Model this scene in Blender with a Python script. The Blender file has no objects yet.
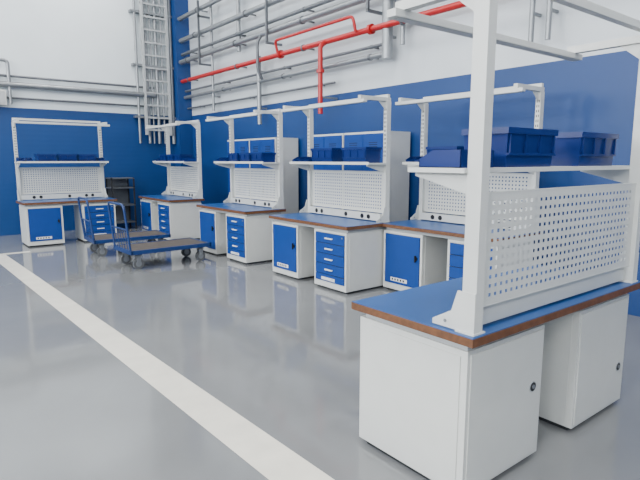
import bpy, bmesh, math, random
from mathutils import Vector, Matrix
random.seed(4)
scene = bpy.context.scene

# ---------------------------------------------------------------- materials
def mat(name, col, rough=0.5, metal=0.0, noise=0.0, nscale=8.0, bump=0.0, bscale=200.0, spec=0.5):
    m = bpy.data.materials.new(name); m.use_nodes = True
    nt = m.node_tree; b = nt.nodes['Principled BSDF']
    b.inputs['Base Color'].default_value = (*col, 1)
    b.inputs['Roughness'].default_value = rough
    b.inputs['Metallic'].default_value = metal
    b.inputs['Specular IOR Level'].default_value = spec
    tc = nt.nodes.new('ShaderNodeTexCoord')
    if noise > 0:
        n = nt.nodes.new('ShaderNodeTexNoise'); n.inputs['Scale'].default_value = nscale
        n.inputs['Detail'].default_value = 4
        nt.links.new(tc.outputs['Object'], n.inputs['Vector'])
        r = nt.nodes.new('ShaderNodeValToRGB')
        r.color_ramp.elements[0].position = .3; r.color_ramp.elements[1].position = .7
        r.color_ramp.elements[0].color = (*[c*(1-noise) for c in col], 1)
        r.color_ramp.elements[1].color = (*[min(1, c*(1+noise)) for c in col], 1)
        nt.links.new(n.outputs['Fac'], r.inputs['Fac'])
        nt.links.new(r.outputs['Color'], b.inputs['Base Color'])
    if bump > 0:
        n2 = nt.nodes.new('ShaderNodeTexNoise'); n2.inputs['Scale'].default_value = bscale
        nt.links.new(tc.outputs['Object'], n2.inputs['Vector'])
        bp = nt.nodes.new('ShaderNodeBump'); bp.inputs['Strength'].default_value = bump
        bp.inputs['Distance'].default_value = 0.002
        nt.links.new(n2.outputs['Fac'], bp.inputs['Height'])
        nt.links.new(bp.outputs['Normal'], b.inputs['Normal'])
    return m

def ribbed(name, col, rough, scale, strength, direction='Z', noise=0.03):
    m = mat(name, col, rough, noise=noise, nscale=1.5)
    nt = m.node_tree; b = nt.nodes['Principled BSDF']
    tc = nt.nodes.new('ShaderNodeTexCoord')
    w = nt.nodes.new('ShaderNodeTexWave'); w.wave_type = 'BANDS'; w.bands_direction = direction
    w.inputs['Scale'].default_value = scale
    nt.links.new(tc.outputs['Object'], w.inputs['Vector'])
    bp = nt.nodes.new('ShaderNodeBump'); bp.inputs['Strength'].default_value = strength
    bp.inputs['Distance'].default_value = 0.01
    nt.links.new(w.outputs['Fac'], bp.inputs['Height'])
    nt.links.new(bp.outputs['Normal'], b.inputs['Normal'])
    return m

WHITE = mat('powder_coat_white', (.60, .61, .585), .35, noise=.02)
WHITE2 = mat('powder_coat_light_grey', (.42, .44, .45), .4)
BLUE = mat('powder_coat_blue', (.002, .044, .235), .35, noise=.04)
BIN = mat('bin_plastic_blue', (.003, .018, .125), .3)
TOPB = mat('laminate_blue', (.008, .07, .25), .32, noise=.06, nscale=3)
WOOD = mat('plywood_edge', (.13, .052, .02), .5, noise=.25, nscale=30)
BLACK = mat('black_plastic', (.006, .006, .008), .4)
DARK = mat('dark_paint_and_shade', (.02, .022, .026), .8)  # dark coat; also painted shade for cabinet plinths and post slots
STEEL = mat('galvanised_steel', (.27, .285, .30), .35, .6, noise=.1, nscale=6)
PIPEG = mat('pipe_grey_paint', (.13, .14, .155), .4, .3, noise=.08)
RED = mat('pipe_red_paint', (.42, .010, .012), .35)
LABEL = mat('label_white', (.75, .75, .75), .4)
RUBBER = mat('wheel_rubber_grey', (.10, .105, .11), .6)
CARTTOP = mat('cart_deck_plywood', (.065, .052, .042), .6, noise=.25, nscale=12)
CARTB = mat('cart_blue_paint', (.005, .03, .13), .4)
STRIPE = mat('floor_line_paint', (.74, .71, .62), .25, noise=.06, nscale=5)
WBLUE = mat('wall_paint_blue', (.002, .038, .165), .45, noise=.05, nscale=1.2)
WBLUEF = ribbed('wall_panel_blue', (.002, .044, .18), .45, 3.0, .06)
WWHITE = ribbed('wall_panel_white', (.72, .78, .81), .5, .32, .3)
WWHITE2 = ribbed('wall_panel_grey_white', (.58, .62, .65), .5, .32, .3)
CEIL = mat('ceiling_panel', (.6, .6, .6), .7, noise=.03)

FLOOR = mat('epoxy_floor', (.185, .192, .198), .1, noise=.08, nscale=.9, spec=.9)
nt = FLOOR.node_tree; b = nt.nodes['Principled BSDF']
tc = nt.nodes.new('ShaderNodeTexCoord')
n = nt.nodes.new('ShaderNodeTexNoise'); n.inputs['Scale'].default_value = 1.6; n.inputs['Detail'].default_value = 6
mr = nt.nodes.new('ShaderNodeMapRange'); mr.inputs['To Min'].default_value = .04; mr.inputs['To Max'].default_value = .13
nt.links.new(tc.outputs['Object'], n.inputs['Vector']); nt.links.new(n.outputs['Fac'], mr.inputs['Value'])
nt.links.new(mr.outputs['Result'], b.inputs['Roughness'])
n3 = nt.nodes.new('ShaderNodeTexNoise'); n3.inputs['Scale'].default_value = 5
bp = nt.nodes.new('ShaderNodeBump'); bp.inputs['Strength'].default_value = .05; bp.inputs['Distance'].default_value = .004
nt.links.new(tc.outputs['Object'], n3.inputs['Vector']); nt.links.new(n3.outputs['Fac'], bp.inputs['Height'])
nt.links.new(bp.outputs['Normal'], b.inputs['Normal'])

LAMPM = bpy.data.materials.new('lamp_diffuser'); LAMPM.use_nodes = True
pb = LAMPM.node_tree.nodes['Principled BSDF']
pb.inputs['Emission Color'].default_value = (1, .98, .95, 1); pb.inputs['Emission Strength'].default_value = 7

# ---------------------------------------------------------------- mesh builder
class B:
    def __init__(s, name):
        s.name = name; s.v = []; s.f = []; s.m = []; s.mats = []; s.sm = []
    def mi(s, m):
        if m not in s.mats: s.mats.append(m)
        return s.mats.index(m)
    def add(s, vs, fs, m, smooth=False):
        o = len(s.v); s.v += [tuple(v) for v in vs]; k = s.mi(m)
        for f in fs:
            s.f.append([i+o for i in f]); s.m.append(k); s.sm.append(smooth)
    def box(s, x0, x1, y0, y1, z0, z1, m):
        vs = [(x0,y0,z0),(x1,y0,z0),(x1,y1,z0),(x0,y1,z0),(x0,y0,z1),(x1,y0,z1),(x1,y1,z1),(x0,y1,z1)]
        s.add(vs, [(3,2,1,0),(4,5,6,7),(0,1,5,4),(1,2,6,5),(2,3,7,6),(3,0,4,7)], m)
    def prism(s, poly, axis, a0, a1, m):
        def P(p, a):
            return {'x': (a, p[0], p[1]), 'y': (p[0], a, p[1]), 'z': (p[0], p[1], a)}[axis]
        n = len(poly); vs = [P(p, a0) for p in poly] + [P(p, a1) for p in poly]
        fs = [tuple(range(n))[::-1], tuple(range(n, 2*n))] + [(i, (i+1) % n, (i+1) % n+n, i+n) for i in range(n)]
        s.add(vs, fs, m)
    def cyl(s, p0, p1, r, m, n=14, caps=True):
        p0 = Vector(p0); p1 = Vector(p1); d = (p1-p0).normalized()
        a = d.orthogonal().normalized(); c = d.cross(a)
        vs = []
        for p in (p0, p1):
            for i in range(n):
                t = 2*math.pi*i/n; vs.append(p + a*(r*math.cos(t)) + c*(r*math.sin(t)))
        s.add(vs, [(i, (i+1) % n, (i+1) % n+n, i+n) for i in range(n)], m, True)
        if caps:
            s.add(vs[:n], [tuple(range(n))[::-1]], m); s.add(vs[n:], [tuple(range(n))], m)
    def tube(s, pts, r, m, n=12, bend=0.0):
        pts = [Vector(p) for p in pts]
        if bend > 0 and len(pts) > 2:
            out = [pts[0]]
            for i in range(1, len(pts)-1):
                a = (pts[i-1]-pts[i]).normalized(); c = (pts[i+1]-pts[i]).normalized()
                A = pts[i]+a*bend; C = pts[i]+c*bend
                for k in range(6):
                    t = k/5; out.append(A*(1-t)**2 + pts[i]*2*t*(1-t) + C*t*t)
            out.append(pts[-1]); pts = out
        ref = None; vs = []
        for i, p in enumerate(pts):
            d = ((pts[min(i+1, len(pts)-1)] - pts[max(i-1, 0)])).normalized()
            if ref is None: ref = d.orthogonal().normalized()
            ref = (ref - d*ref.dot(d)).normalized(); c = d.cross(ref)
            for k in range(n):
                t = 2*math.pi*k/n; vs.append(p + ref*(r*math.cos(t)) + c*(r*math.sin(t)))
        fs = []
        for j in range(len(pts)-1):
            for k in range(n):
                fs.append((j*n+k, j*n+(k+1) % n, (j+1)*n+(k+1) % n, (j+1)*n+k))
        s.add(vs, fs, m, True)
        s.add(vs[:n], [tuple(range(n))[::-1]], m); s.add(vs[-n:], [tuple(range(n))], m)
    def perf(s, x0, x1, y, z0, z1, pitch, hole, m, mx=.015):
        nx = int((x1-x0-2*mx)/pitch); nz = int((z1-z0-.02)/pitch)
        ox = x0 + ((x1-x0) - (nx-1)*pitch)/2; oz = z0 + ((z1-z0)-(nz-1)*pitch)/2
        xs = [x0]; zs = [z0]
        for i in range(nx): xs += [ox+i*pitch-hole/2, ox+i*pitch+hole/2]
        for i in range(nz): zs += [oz+i*pitch-hole/2, oz+i*pitch+hole/2]
        xs.append(x1); zs.append(z1)
        vs = [(x, y, z) for z in zs for x in xs]; W = len(xs); fs = []
        for j in range(len(zs)-1):
            for i in range(W-1):
                if i % 2 == 1 and j % 2 == 1: continue
                fs.append((j*W+i, j*W+i+1, (j+1)*W+i+1, (j+1)*W+i))
        s.add(vs, fs, m)
    def mesh(s):
        me = bpy.data.meshes.new(s.name); me.from_pydata(s.v, [], s.f)
        for m in s.mats: me.materials.append(m)
        me.polygons.foreach_set('material_index', s.m)
        me.polygons.foreach_set('use_smooth', s.sm)
        me.update(); return me
    def obj(s, loc=(0,0,0), rot=0, bevel=0, me=None):
        o = bpy.data.objects.new(s.name, me or s.mesh()); scene.collection.objects.link(o)
        o.location = loc; o.rotation_euler = (0, 0, rot)
        if bevel:
            md = o.modifiers.new('bevel', 'BEVEL'); md.width = bevel; md.segments = 2
            md.limit_method = 'ANGLE'; md.angle_limit = math.radians(50)
        return o

# ---------------------------------------------------------------- room shell
XR = 5.85; YF = 12.95; XL = -9.0; YB = -6.0; ZC = 6.6; ZB = 2.69
w = B('floor'); w.box(XL, XR, YB, YF, -.1, 0, FLOOR); w.obj()
w = B('ceiling'); w.box(XL, XR, YB, YF, ZC, ZC+.1, CEIL); w.obj()
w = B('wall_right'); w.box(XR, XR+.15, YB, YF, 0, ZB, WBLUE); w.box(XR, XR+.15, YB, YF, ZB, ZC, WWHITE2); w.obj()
w = B('wall_far'); w.box(XL, XR+.15, YF, YF+.15, 0, ZB, WBLUEF); w.box(XL, XR+.15, YF, YF+.15, ZB, ZC, WWHITE); w.obj()
w = B('wall_left'); w.box(XL-.15, XL, YB, YF, 0, ZB, WBLUE); w.box(XL-.15, XL, YB, YF, ZB, ZC, WWHITE); w.obj()
w = B('wall_back'); w.box(XL, XR, YB-.15, YB, 0, ZB, WBLUE); w.box(XL, XR, YB-.15, YB, ZB, ZC, WWHITE); w.obj()
w = B('floor_marking_line')
w.add([(1.45,-2,.002),(1.72,-2,.002),(1.27,10.3,.002),(1.05,10.3,.002)], [(0,1,2,3)], STRIPE)
w.add([(-6,10.3,.002),(1.66,10.3,.002),(1.66,10.45,.002),(-6,10.45,.002)], [(0,1,2,3)], STRIPE)
w.obj()

# ---------------------------------------------------------------- workbench
L = 1.68; D = .75; HT = .83; ZT = 2.30
PX = (.065, L-.065)
def cabinet(b, x0, x1, kind):
    y0 = .04; y1 = D-.05; z0 = .03; z1 = .745
    b.box(x0, x1, y0, y1, z0, z1, WHITE)
    b.box(x0+.02, x1-.02, y0+.03, y1-.03, 0, z0, DARK)  # plinth coloured dark to deepen the shadow under the cabinet
    b.box(x0, x0+.03, y0-.012, y0, z0, z1, WHITE); b.box(x1-.03, x1, y0-.012, y0, z0, z1, WHITE)
    b.box(x0+.03, x1-.03, y0-.012, y0, z1-.03, z1, WHITE); b.box(x0+.03, x1-.03, y0-.012, y0, z0, z0+.07, WHITE)
    fx0 = x0+.036; fx1 = x1-.036; fz0 = z0+.076; fz1 = z1-.036; yf = y0-.02
    if kind == 'door':
        b.box(fx0, fx1, yf, y0, fz0, fz1, BLUE)
        b.cyl((fx1-.045, yf, .46), (fx1-.045, yf-.014, .46), .022, BLACK)
        b.box(fx1-.052, fx1-.038, yf-.03, yf-.012, .42, .50, BLACK)
        b.box(fx0+.1, fx1-.18, yf-.002, yf, fz0+.03, fz0+.075, LABEL)
        for k in range(5):
            b.box(fx0+.12+k*.045, fx0+.145+k*.045, yf-.003, yf-.001, fz0+.04, fz0+.065, BLACK)
        for z in (fz0+.08, fz1-.12): b.cyl((fx0-.002, yf+.002, z), (fx0-.002, yf+.002, z+.05), .006, STEEL)
    else:
        hs = [.12, .12, .12, .12]; rest = (fz1-fz0)-sum(hs)-.010*4; hs.append(rest)
        z = fz1
        b.box(fx0, fx1, yf+.012, y0, fz0, fz1, DARK)
        for i, h in enumerate(hs):
            b.box(fx0, fx1, yf, y0, z-h, z, BLUE)
            cx = (fx0+fx1)/2
            b.box(cx-.07, cx+.07, yf-.022, yf-.014, z-h*.5-.008, z-h*.5+.008, LABEL)
            for sx in (-.06, .06): b.box(cx+sx-.006, cx+sx+.006, yf-.015, yf, z-h*.5-.007, z-h*.5+.007, LABEL)
            if i == 4:
                b.box(fx0+.12, fx1-.17, yf-.002, yf, z-h+.012, z-h+.05, LABEL)
            z -= h+.010
        b.cyl((fx1-.03, yf, fz1-.03), (fx1-.03, yf-.008, fz1-.03), .01, STEEL)
    b.box(x0+.02, x1-.02, y1, y1+.006, z0+.02, z1-.02, WHITE)
    zh = .43 if kind == 'drawers' else .28
    b.cyl((x0+.09, y1+.005, zh), (x0+.09, y1+.008, zh), .030, WHITE2, n=24)
    b.cyl((x0+.09, y1+.007, zh), (x0+.09, y1+.010, zh), .024, BLACK, n=24)
    b.cyl((x0+.09, y1+.009, zh), (x0+.09, y1+.013, zh), .011, STEEL, n=16)
    for xs, sg in ((x0, -1), (x1, 1)):
        xa, xb = sorted((xs, xs+sg*.004))
        b.box(xa, xb, y0+.035, y1-.035, z0+.03, z1-.03, WHITE)

b = B('workbench')
cabinet(b, .04, .66, 'door'); cabinet(b, L-.66, L-.04, 'drawers')
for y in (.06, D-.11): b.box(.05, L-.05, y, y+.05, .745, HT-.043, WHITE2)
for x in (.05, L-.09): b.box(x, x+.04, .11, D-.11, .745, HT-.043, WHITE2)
b.box(0, L, 0, D, HT-.043, HT-.004, WOOD)
b.box(.002, L-.002, .002, D-.002, HT-.004, HT, TOPB)
YP = D-.09
SH = 1.565
for i, px in enumerate(PX):
    b.box(px-.027, px+.027, YP, YP+.07, HT, ZT, WHITE)
    b.box(px-.042, px+.042, YP-.02, YP+.075, HT, HT+.008, WHITE)
    xa = px-.033 if i == 0 else px+.027
    b.prism([(YP+.07, HT+.005), (YP-.15, HT+.005), (YP-.15, HT+.03), (YP-.05, HT+.09), (YP-.02, HT+.19), (YP+.07, HT+.19)], 'x', xa, xa+.006, WHITE)
    b.cyl((xa-.002, YP-.08, HT+.035), (xa+.008, YP-.08, HT+.035), .008, STEEL)
    z = 1.64
    while z < ZT-.08:
        b.box(px-.016, px-.006, YP-.001, YP+.001, z, z+.026, DARK); b.box(px+.006, px+.016, YP-.001, YP+.001, z, z+.026, DARK)  # thin dark boxes: painted shade in place of open slots
        z += .05
    b.box(px-.022, px+.022, YP-.43, YP+.07, ZT, ZT+.045, WHITE)
    b.prism([(YP, ZT-.10), (YP, ZT), (YP-.12, ZT)], 'x', px-.004, px+.004, WHITE)
    b.prism([(YP, SH-.12), (YP, SH-.022), (YP-.30, SH-.022), (YP-.30, SH-.04)], 'x', px-.003, px+.003, WHITE)
b.box(PX[0]-.02, PX[1]+.02, YP+.015, YP+.055, ZT+.045, ZT+.085, WHITE)
b.box(-.01, L+.01, YP-.43, YP-.375, ZT-.035, ZT, WHITE)
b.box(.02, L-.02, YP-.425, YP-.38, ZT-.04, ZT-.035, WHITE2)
pz0, pz1 = .94, 1.46
x0, x1 = PX[0]+.027, PX[1]-.027
b.perf(x0, x1, YP+.045, pz0, pz1, .042, .0165, WHITE, mx=.05)
for z in (pz0, pz1-.004): b.box(x0, x1, YP+.022, YP+.046, z, z+.004, WHITE)
b.box(.02, L-.02, YP-.31, YP+.0, SH-.022, SH, WHITE)
b.box(.02, L-.02, YP-.31, YP-.306, SH, SH+.012, WHITE)
b.box(x0, x1, YP-.035, YP+.02, HT+.012, HT+.10, WHITE)
b.box(x0, x0+.01, YP-.03, YP+.02, HT, HT+.012, WHITE); b.box(x1-.01, x1, YP-.03, YP+.02, HT, HT+.012, WHITE)
for cx in (.3, .42, L/2+.1, L-.42, L-.3):
    b.cyl((cx, YP-.034, HT+.056), (cx, YP-.040, HT+.056), .03, BLACK)
bench_mesh = b.mesh()
R90 = -math.pi/2
benches = [((1.68, 10.85), 0), ((4.02, 11.52), R90), ((4.02, 8.62), R90), ((4.02, 6.28), R90), ((4.60, 4.64), R90), ((3.665, 2.115), math.pi)]
scl = [(1, 1)]*5 + [(1.06, 1.06)]
for ((x, y), r), sc in zip(benches, scl):
    o = b.obj((x, y, 0), r, bevel=.0025, me=bench_mesh); o.scale = (sc[0], sc[1], 1)

# ---------------------------------------------------------------- bins / crates
def crate(wd, dp, h):
    c = B('storage_crate'); t = .006; k = .02
    def ring(ix, z): return [(-wd/2+ix, -dp/2+ix, z), (wd/2-ix, -dp/2+ix, z), (wd/2-ix, dp/2-ix, z), (-wd/2+ix, dp/2-ix, z)]
    def loft(a, bb): c.add(a+bb, [(i, (i+1) % 4, (i+1) % 4+4, i+4) for i in range(4)], BIN)
    r = [ring(k, 0), ring(.010, h-.03), ring(0, h-.03), ring(0, h), ring(t, h), ring(k+t, t)]
    for a, bb in zip(r[:-1], r[1:]): loft(a, bb)
    c.add(ring(k, 0), [(3,2,1,0)], BIN); c.add(ring(k+t, t), [(0,1,2,3)], BIN)
    nr = max(2, int(wd/.1))
    for i in range(nr):
        x = -wd/2+.03+(wd-.06)*i/(nr-1)
        for sy in (-1, 1):
            ya, yb = sorted((sy*(dp/2-.014), sy*(dp/2-.002)))
            c.box(x-.004, x+.004, ya, yb, h*.35, h-.03, BIN)
    for sy in (-1, 1):
        ya, yb = sorted((sy*(dp/2-.014), sy*(dp/2-.003))); c.box(-wd/2+.012, wd/2-.012, ya, yb, h*.3, h*.36, BIN)
    return c
def sbin(wd, dp, h):
    c = B('picking_bin'); t = .004
    prof = [(-dp/2, 0), (dp/2, 0), (dp/2, h), (-dp/2+dp*.35, h), (-dp/2-.0, h*.5)]
    c.prism(prof, 'x', -wd/2, -wd/2+t, BIN); c.prism(prof, 'x', wd/2-t, wd/2, BIN)
    c.box(-wd/2, wd/2, -dp/2, dp/2, 0, t, BIN); c.box(-wd/2, wd/2, dp/2-t, dp/2, 0, h, BIN)
    c.box(-wd/2, wd/2, -dp/2, -dp/2+t, 0, h*.45, BIN)
    c.box(-wd/2-.004, wd/2+.004, -dp/2-.006, -dp/2, h*.38, h*.47, BIN)
    c.box(-.03, .03, -dp/2-.008, -dp/2, h*.12, h*.34, BIN)
    return c
CR = crate(.46, .27, .19); CRm = CR.mesh()
SB = sbin(.11, .24, .08); SBm = SB.mesh()
CR2 = crate(.34, .27, .15); CR2m = CR2.mesh()
def place(bi, lx, ly, z, bb, me, lrot=0):
    (x, y), r = benches[bi]; lx *= scl[bi][0]; ly *= scl[bi][1]
    co, si = math.cos(r), math.sin(r)
    bb.obj((x+lx*co-ly*si, y+lx*si+ly*co, z), r+lrot, me=me)
ZS = SH+.0002; YS = YP-.155
def layout(bi, items):
    for lx, k in items:
        if k == 's': place(bi, lx, YS, ZS, SB, SBm)
        if k == 'C': place(bi, lx, YS, ZS, CR, CRm)
        if k == 'c': place(bi, lx, YS, ZS, CR2, CR2m)
layout(0, [(.10,'s'),(.23,'s'),(.53,'c'),(.90,'c'),(1.27,'c'),(1.54,'s')])
layout(1, [(.10,'s'),(.23,'s'),(.53,'c'),(.90,'c'),(1.27,'c'),(1.54,'s')])
layout(2, [(.10,'s'),(.23,'s'),(.36,'s'),(.66,'c'),(1.05,'c'),(1.42,'c')])
layout(3, [(.10,'s'),(.23,'s'),(.36,'s'),(.72,'C'),(1.36,'C')])
layout(4, [(.10,'s'),(.23,'s'),(.60,'C'),(1.20,'C')])
layout(5, [(L-.10,'s'),(L-.23,'s'),(L-.58,'C'),(.42,'C')])

# ---------------------------------------------------------------- lockers
def locker(x, y1, wd=.88):
    c = B('metal_locker'); dp = .5; h = 2.0
    c.box(0, wd, 0, dp, .06, h, WHITE); c.box(.03, wd-.03, .03, dp-.03, 0, .06, DARK)
    for k in (0, 1):
        xa = .02+k*(wd-.04)/2+.003; xb = .02+(k+1)*(wd-.04)/2-.003
        c.box(xa, xb, -.018, 0, .09, h-.03, BLUE)
        for i in range(4): c.box(xa+.12, xb-.12, -.0195, -.0178, h-.16-i*.03, h-.15-i*.03, DARK)
    c.box(wd/2+.03, wd/2+.055, -.04, -.018, 1.0, 1.14, BLACK)
    c.obj((x, y1, 0), R90, bevel=.003)
for y1 in (6.15, 7.05, 8.90, 9.80): locker(5.3, y1)

# ---------------------------------------------------------------- platform trolleys
def trolley(loc, rot=0):
    c = B('platform_trolley'); Lc = 1.25; W = .70; zd = .27
    c.box(0, Lc, 0, W, zd, zd+.02, CARTTOP)
    for y in (-.02, W-.015): c.box(-.02, Lc+.02, y, y+.035, zd-.035, zd+.025, CARTB)
    for x in (-.02, Lc-.015): c.box(x, x+.035, -.02, W+.015, zd-.035, zd+.025, CARTB)
    for x in (.3, .62, .95): c.box(x-.02, x+.02, 0, W, zd-.035, zd, CARTB)
    c.tube([(-.01, .03, zd), (-.08, .03, .97), (-.08, W-.03, .97), (-.01, W-.03, zd)], .017, CARTB, bend=.09)
    c.tube([(-.042, .03, .60), (-.042, W-.03, .60)], .012, CARTB)
    for i in range(1, 6):
        y = .03+(W-.06)*i/6; c.tube([(-.012, y, zd+.02), (-.042, y, .60)], .006, CARTB, n=8)
    for ix, x in enumerate((.12, Lc-.12)):
        for y in (.10, W-.10):
            c.cyl((x, y-.022, .082), (x, y+.022, .082), .08, RUBBER, n=24)
            c.cyl((x, y-.026, .082), (x, y+.026, .082), .045, STEEL, n=18)
            c.cyl((x, y-.036, .082), (x, y+.036, .082), .012, STEEL)
            for s in (-1, 1):
                ya, yb = sorted((y+s*.03, y+s*.034)); c.prism([(x-.02, .07), (x+.02, .07), (x+.045, .21), (x-.045, .21)], 'y', ya, yb, STEEL)
            c.box(x-.05, x+.05, y-.045, y+.045, .205, .213, STEEL)
            c.cyl((x, y, .21), (x, y, zd-.0), .025, STEEL)
    return c.obj(loc, rot, bevel=.002)
trolley((2.52, 7.60, 0), math.radians(2)); trolley((2.40, 9.02, 0), math.radians(-2))

c = B('metal_shelf_rack')
for x in (0, .5):
    for y in (0, .4): c.box(x, x+.03, y, y+.03, 0, 1.2, DARK)
for z in (.15, .55, .95, 1.17): c.box(0, .53, 0, .43, z, z+.025, PIPEG)
c.box(0, .53, .425, .43, .15, 1.17, PIPEG)
c.obj((3.72, 12.38, 0))

# ---------------------------------------------------------------- pipework
c = B('pipework_right_wall')
def hp(z, x, r, m, ya, yb, clamps=True):
    c.cyl((x, ya, z), (x, yb, z), r, m)
    if clamps:
        y = ya+.4
        while y < yb:
            c.cyl((x, y-.02, z), (x, y+.02, z), r*1.25, PIPEG); c.box(x, XR, y-.015, y+.015, z-.012, z+.012, PIPEG); y += 2.3
hp(3.50, 5.62, .045, RED, -2, 12.7)
hp(3.12, 5.68, .04, STEEL, 5.6, 12.6)
hp(3.27, 5.70, .025, PIPEG, 5.6, 12.6)
hp(3.95, 5.60, .055, STEEL, -2, 12.6)
hp(4.13, 5.64, .035, PIPEG, -2, 12.6)
hp(4.45, 5.62, .055, STEEL, 4.5, 12.6)
hp(4.95, 5.60, .05, STEEL, 2, 12.6)
hp(2.86, 5.74, .02, PIPEG, 6.9, 12.6)
c.tube([(5.62, 6.98, 3.5), (5.50, 6.98, 3.42), (5.50, 6.98, 2.35)], .04, RED, bend=.06)
c.cyl((5.50, 6.98, 3.0), (5.50, 6.98, 3.05), .065, RED); c.box(5.48, XR, 6.96, 7.0, 2.6, 2.63, STEEL)
c.tube([(5.56, 8.3, 3.5), (5.50, 8.3, 3.72), (5.50, 6.2, 3.72), (5.56, 6.2, 3.5)], .025, RED, bend=.08)
c.cyl((5.62, 8.27, 3.5), (5.62, 8.33, 3.5), .075, RED); c.cyl((5.62, 5.9, 3.5), (5.62, 5.96, 3.5), .075, RED)
for y, z0, z1, r in ((9.15, 2.3, 3.6, .045), (5.65, 3.05, 6.5, .08), (5.35, 3.2, 6.5, .035), (11.1, 2.7, 6.5, .03), (9.9, 3.8, 6.5, .045), (3.4, 2.9, 6.5, .03), (3.2, 2.9, 6.5, .03)):
    c.cyl((5.68, y, z0), (5.68, y, z1), r, STEEL)
    for z in (z0+.3, z1-.3): c.box(5.68, XR, y-.015, y+.015, z, z+.03, STEEL)
c.tube([(5.60, 8.9, 3.12), (5.5, 8.9, 3.3), (5.5, 8.9, 3.8), (5.6, 8.9, 3.95)], .03, PIPEG, bend=.08)
for y in (11.4, 8.6, 5.9, 3.0):
    c.box(5.50, 5.54, y-.02, y+.02, 3.75, 5.1, PIPEG); c.box(5.50, XR, y-.02, y+.02, 3.72, 3.76, PIPEG); c.box(5.50, XR, y-.02, y+.02, 4.75, 4.79, PIPEG)
c.obj()

c = B('pipework_far_wall')
for z, r, yy, m in ((3.14, .06, 12.80, STEEL), (3.32, .025, 12.86, PIPEG), (2.88, .022, 12.88, PIPEG)):
    c.cyl((-5, yy, z), (5.0, yy, z), r, m)
    for k in range(6): c.box(-4.5+k*1.8, -4.47+k*1.8, yy, YF, z-.012, z+.012, STEEL)
c.tube([(1.92, 12.8, 3.14), (1.92, 12.8, 3.62), (1.2, 12.8, 3.62)], .035, STEEL, bend=.08)
c.cyl((1.92, 12.8, 2.75), (1.92, 12.8, 3.14), .03, STEEL)
c.obj()

c = B('cable_riser')
c.box(5.50, XR, 12.6, YF, 0, 6.6, WBLUE)
for xa in (4.72, 5.32): c.box(xa, xa+.05, 12.74, 12.82, 2.2, 6.6, WHITE2)
for k in range(15): c.box(4.72, 5.37, 12.76, 12.79, 2.3+k*.29, 2.34+k*.29, WHITE2)
for x, r in ((4.60, .03), (4.84, .035), (4.95, .02), (5.08, .04), (5.22, .02), (5.45, .045)):
    c.cyl((x, 12.84, 2.0), (x, 12.84, 6.6), r, STEEL)
for z in (2.6, 3.8, 5.0, 6.2): c.box(4.5, 5.5, 12.8, YF, z, z+.05, STEEL)
c.obj()
c = B('wall_junction_box'); c.box(0, .34, 0, .2, 0, .3, WHITE); c.box(.03, .31, -.012, 0, .03, .27, WHITE2); c.obj((1.5, 12.75, 2.72), bevel=.004)

# ---------------------------------------------------------------- lights
for x in (-6.5, -3.2, .2, 3.4):
    for y in (-3.5, .5, 4.5, 8.5, 11.6):
        c = B('ceiling_light_fixture')
        c.box(-.6, .6, -.14, .14, .02, .10, WHITE2); c.box(-.57, .57, -.12, .12, 0, .02, LAMPM)
        c.obj((x, y, ZC-.1))
        ld = bpy.data.lights.new('lamp', 'AREA'); ld.shape = 'RECTANGLE'; ld.size = 1.2; ld.size_y = .4; ld.energy = 88
        ld.color = (1, .985, .955)
        lo = bpy.data.objects.new('ceiling_lamp_light', ld); scene.collection.objects.link(lo); lo.location = (x, y, ZC-.14)
for i, y in enumerate((-3, 1, 5, 9)):
    c = B('window_%d' % (i+1))
    c.box(0, .04, -1.5, 1.5, 0, .08, WHITE); c.box(0, .04, -1.5, 1.5, 1.92, 2.0, WHITE)
    for yy in (-1.5, -.04, 1.42): c.box(0, .04, yy, yy+.08, .08, 1.92, WHITE)
    c.box(.0, .012, -1.42, 1.42, .08, 1.92, LAMPM)
    c.obj((XL, y, 3.4))
    ld = bpy.data.lights.new('day', 'AREA'); ld.shape = 'RECTANGLE'; ld.size = 2.8; ld.size_y = 1.8; ld.energy = 330; ld.color = (.9, .95, 1)
    lo = bpy.data.objects.new('window_daylight', ld); scene.collection.objects.link(lo)
    lo.location = (XL+.08, y, 4.4); lo.rotation_euler = (0, -math.pi/2, 0)

wd = bpy.data.worlds.new('world'); scene.world = wd; wd.use_nodes = True
wd.node_tree.nodes['Background'].inputs[0].default_value = (.8, .88, 1, 1)
wd.node_tree.nodes['Background'].inputs[1].default_value = .5

# ---------------------------------------------------------------- camera
cam = bpy.data.cameras.new('camera'); co = bpy.data.objects.new('camera', cam); scene.collection.objects.link(co)
scene.camera = co
cam.sensor_width = 36; cam.lens = 528*36/640; cam.clip_start = .05
p = math.atan(80/528); yaw = math.radians(38.2)
F = Vector((math.sin(yaw)*math.cos(p), math.cos(yaw)*math.cos(p), -math.sin(p)))
Rr = Vector((math.cos(yaw), -math.sin(yaw), 0)); U = Rr.cross(F)
M = Matrix((( Rr.x, U.x, -F.x, 0), (Rr.y, U.y, -F.y, 0), (Rr.z, U.z, -F.z, 0), (0, 0, 0, 1)))
co.matrix_world = Matrix.Translation((0, 0, 1.6)) @ M
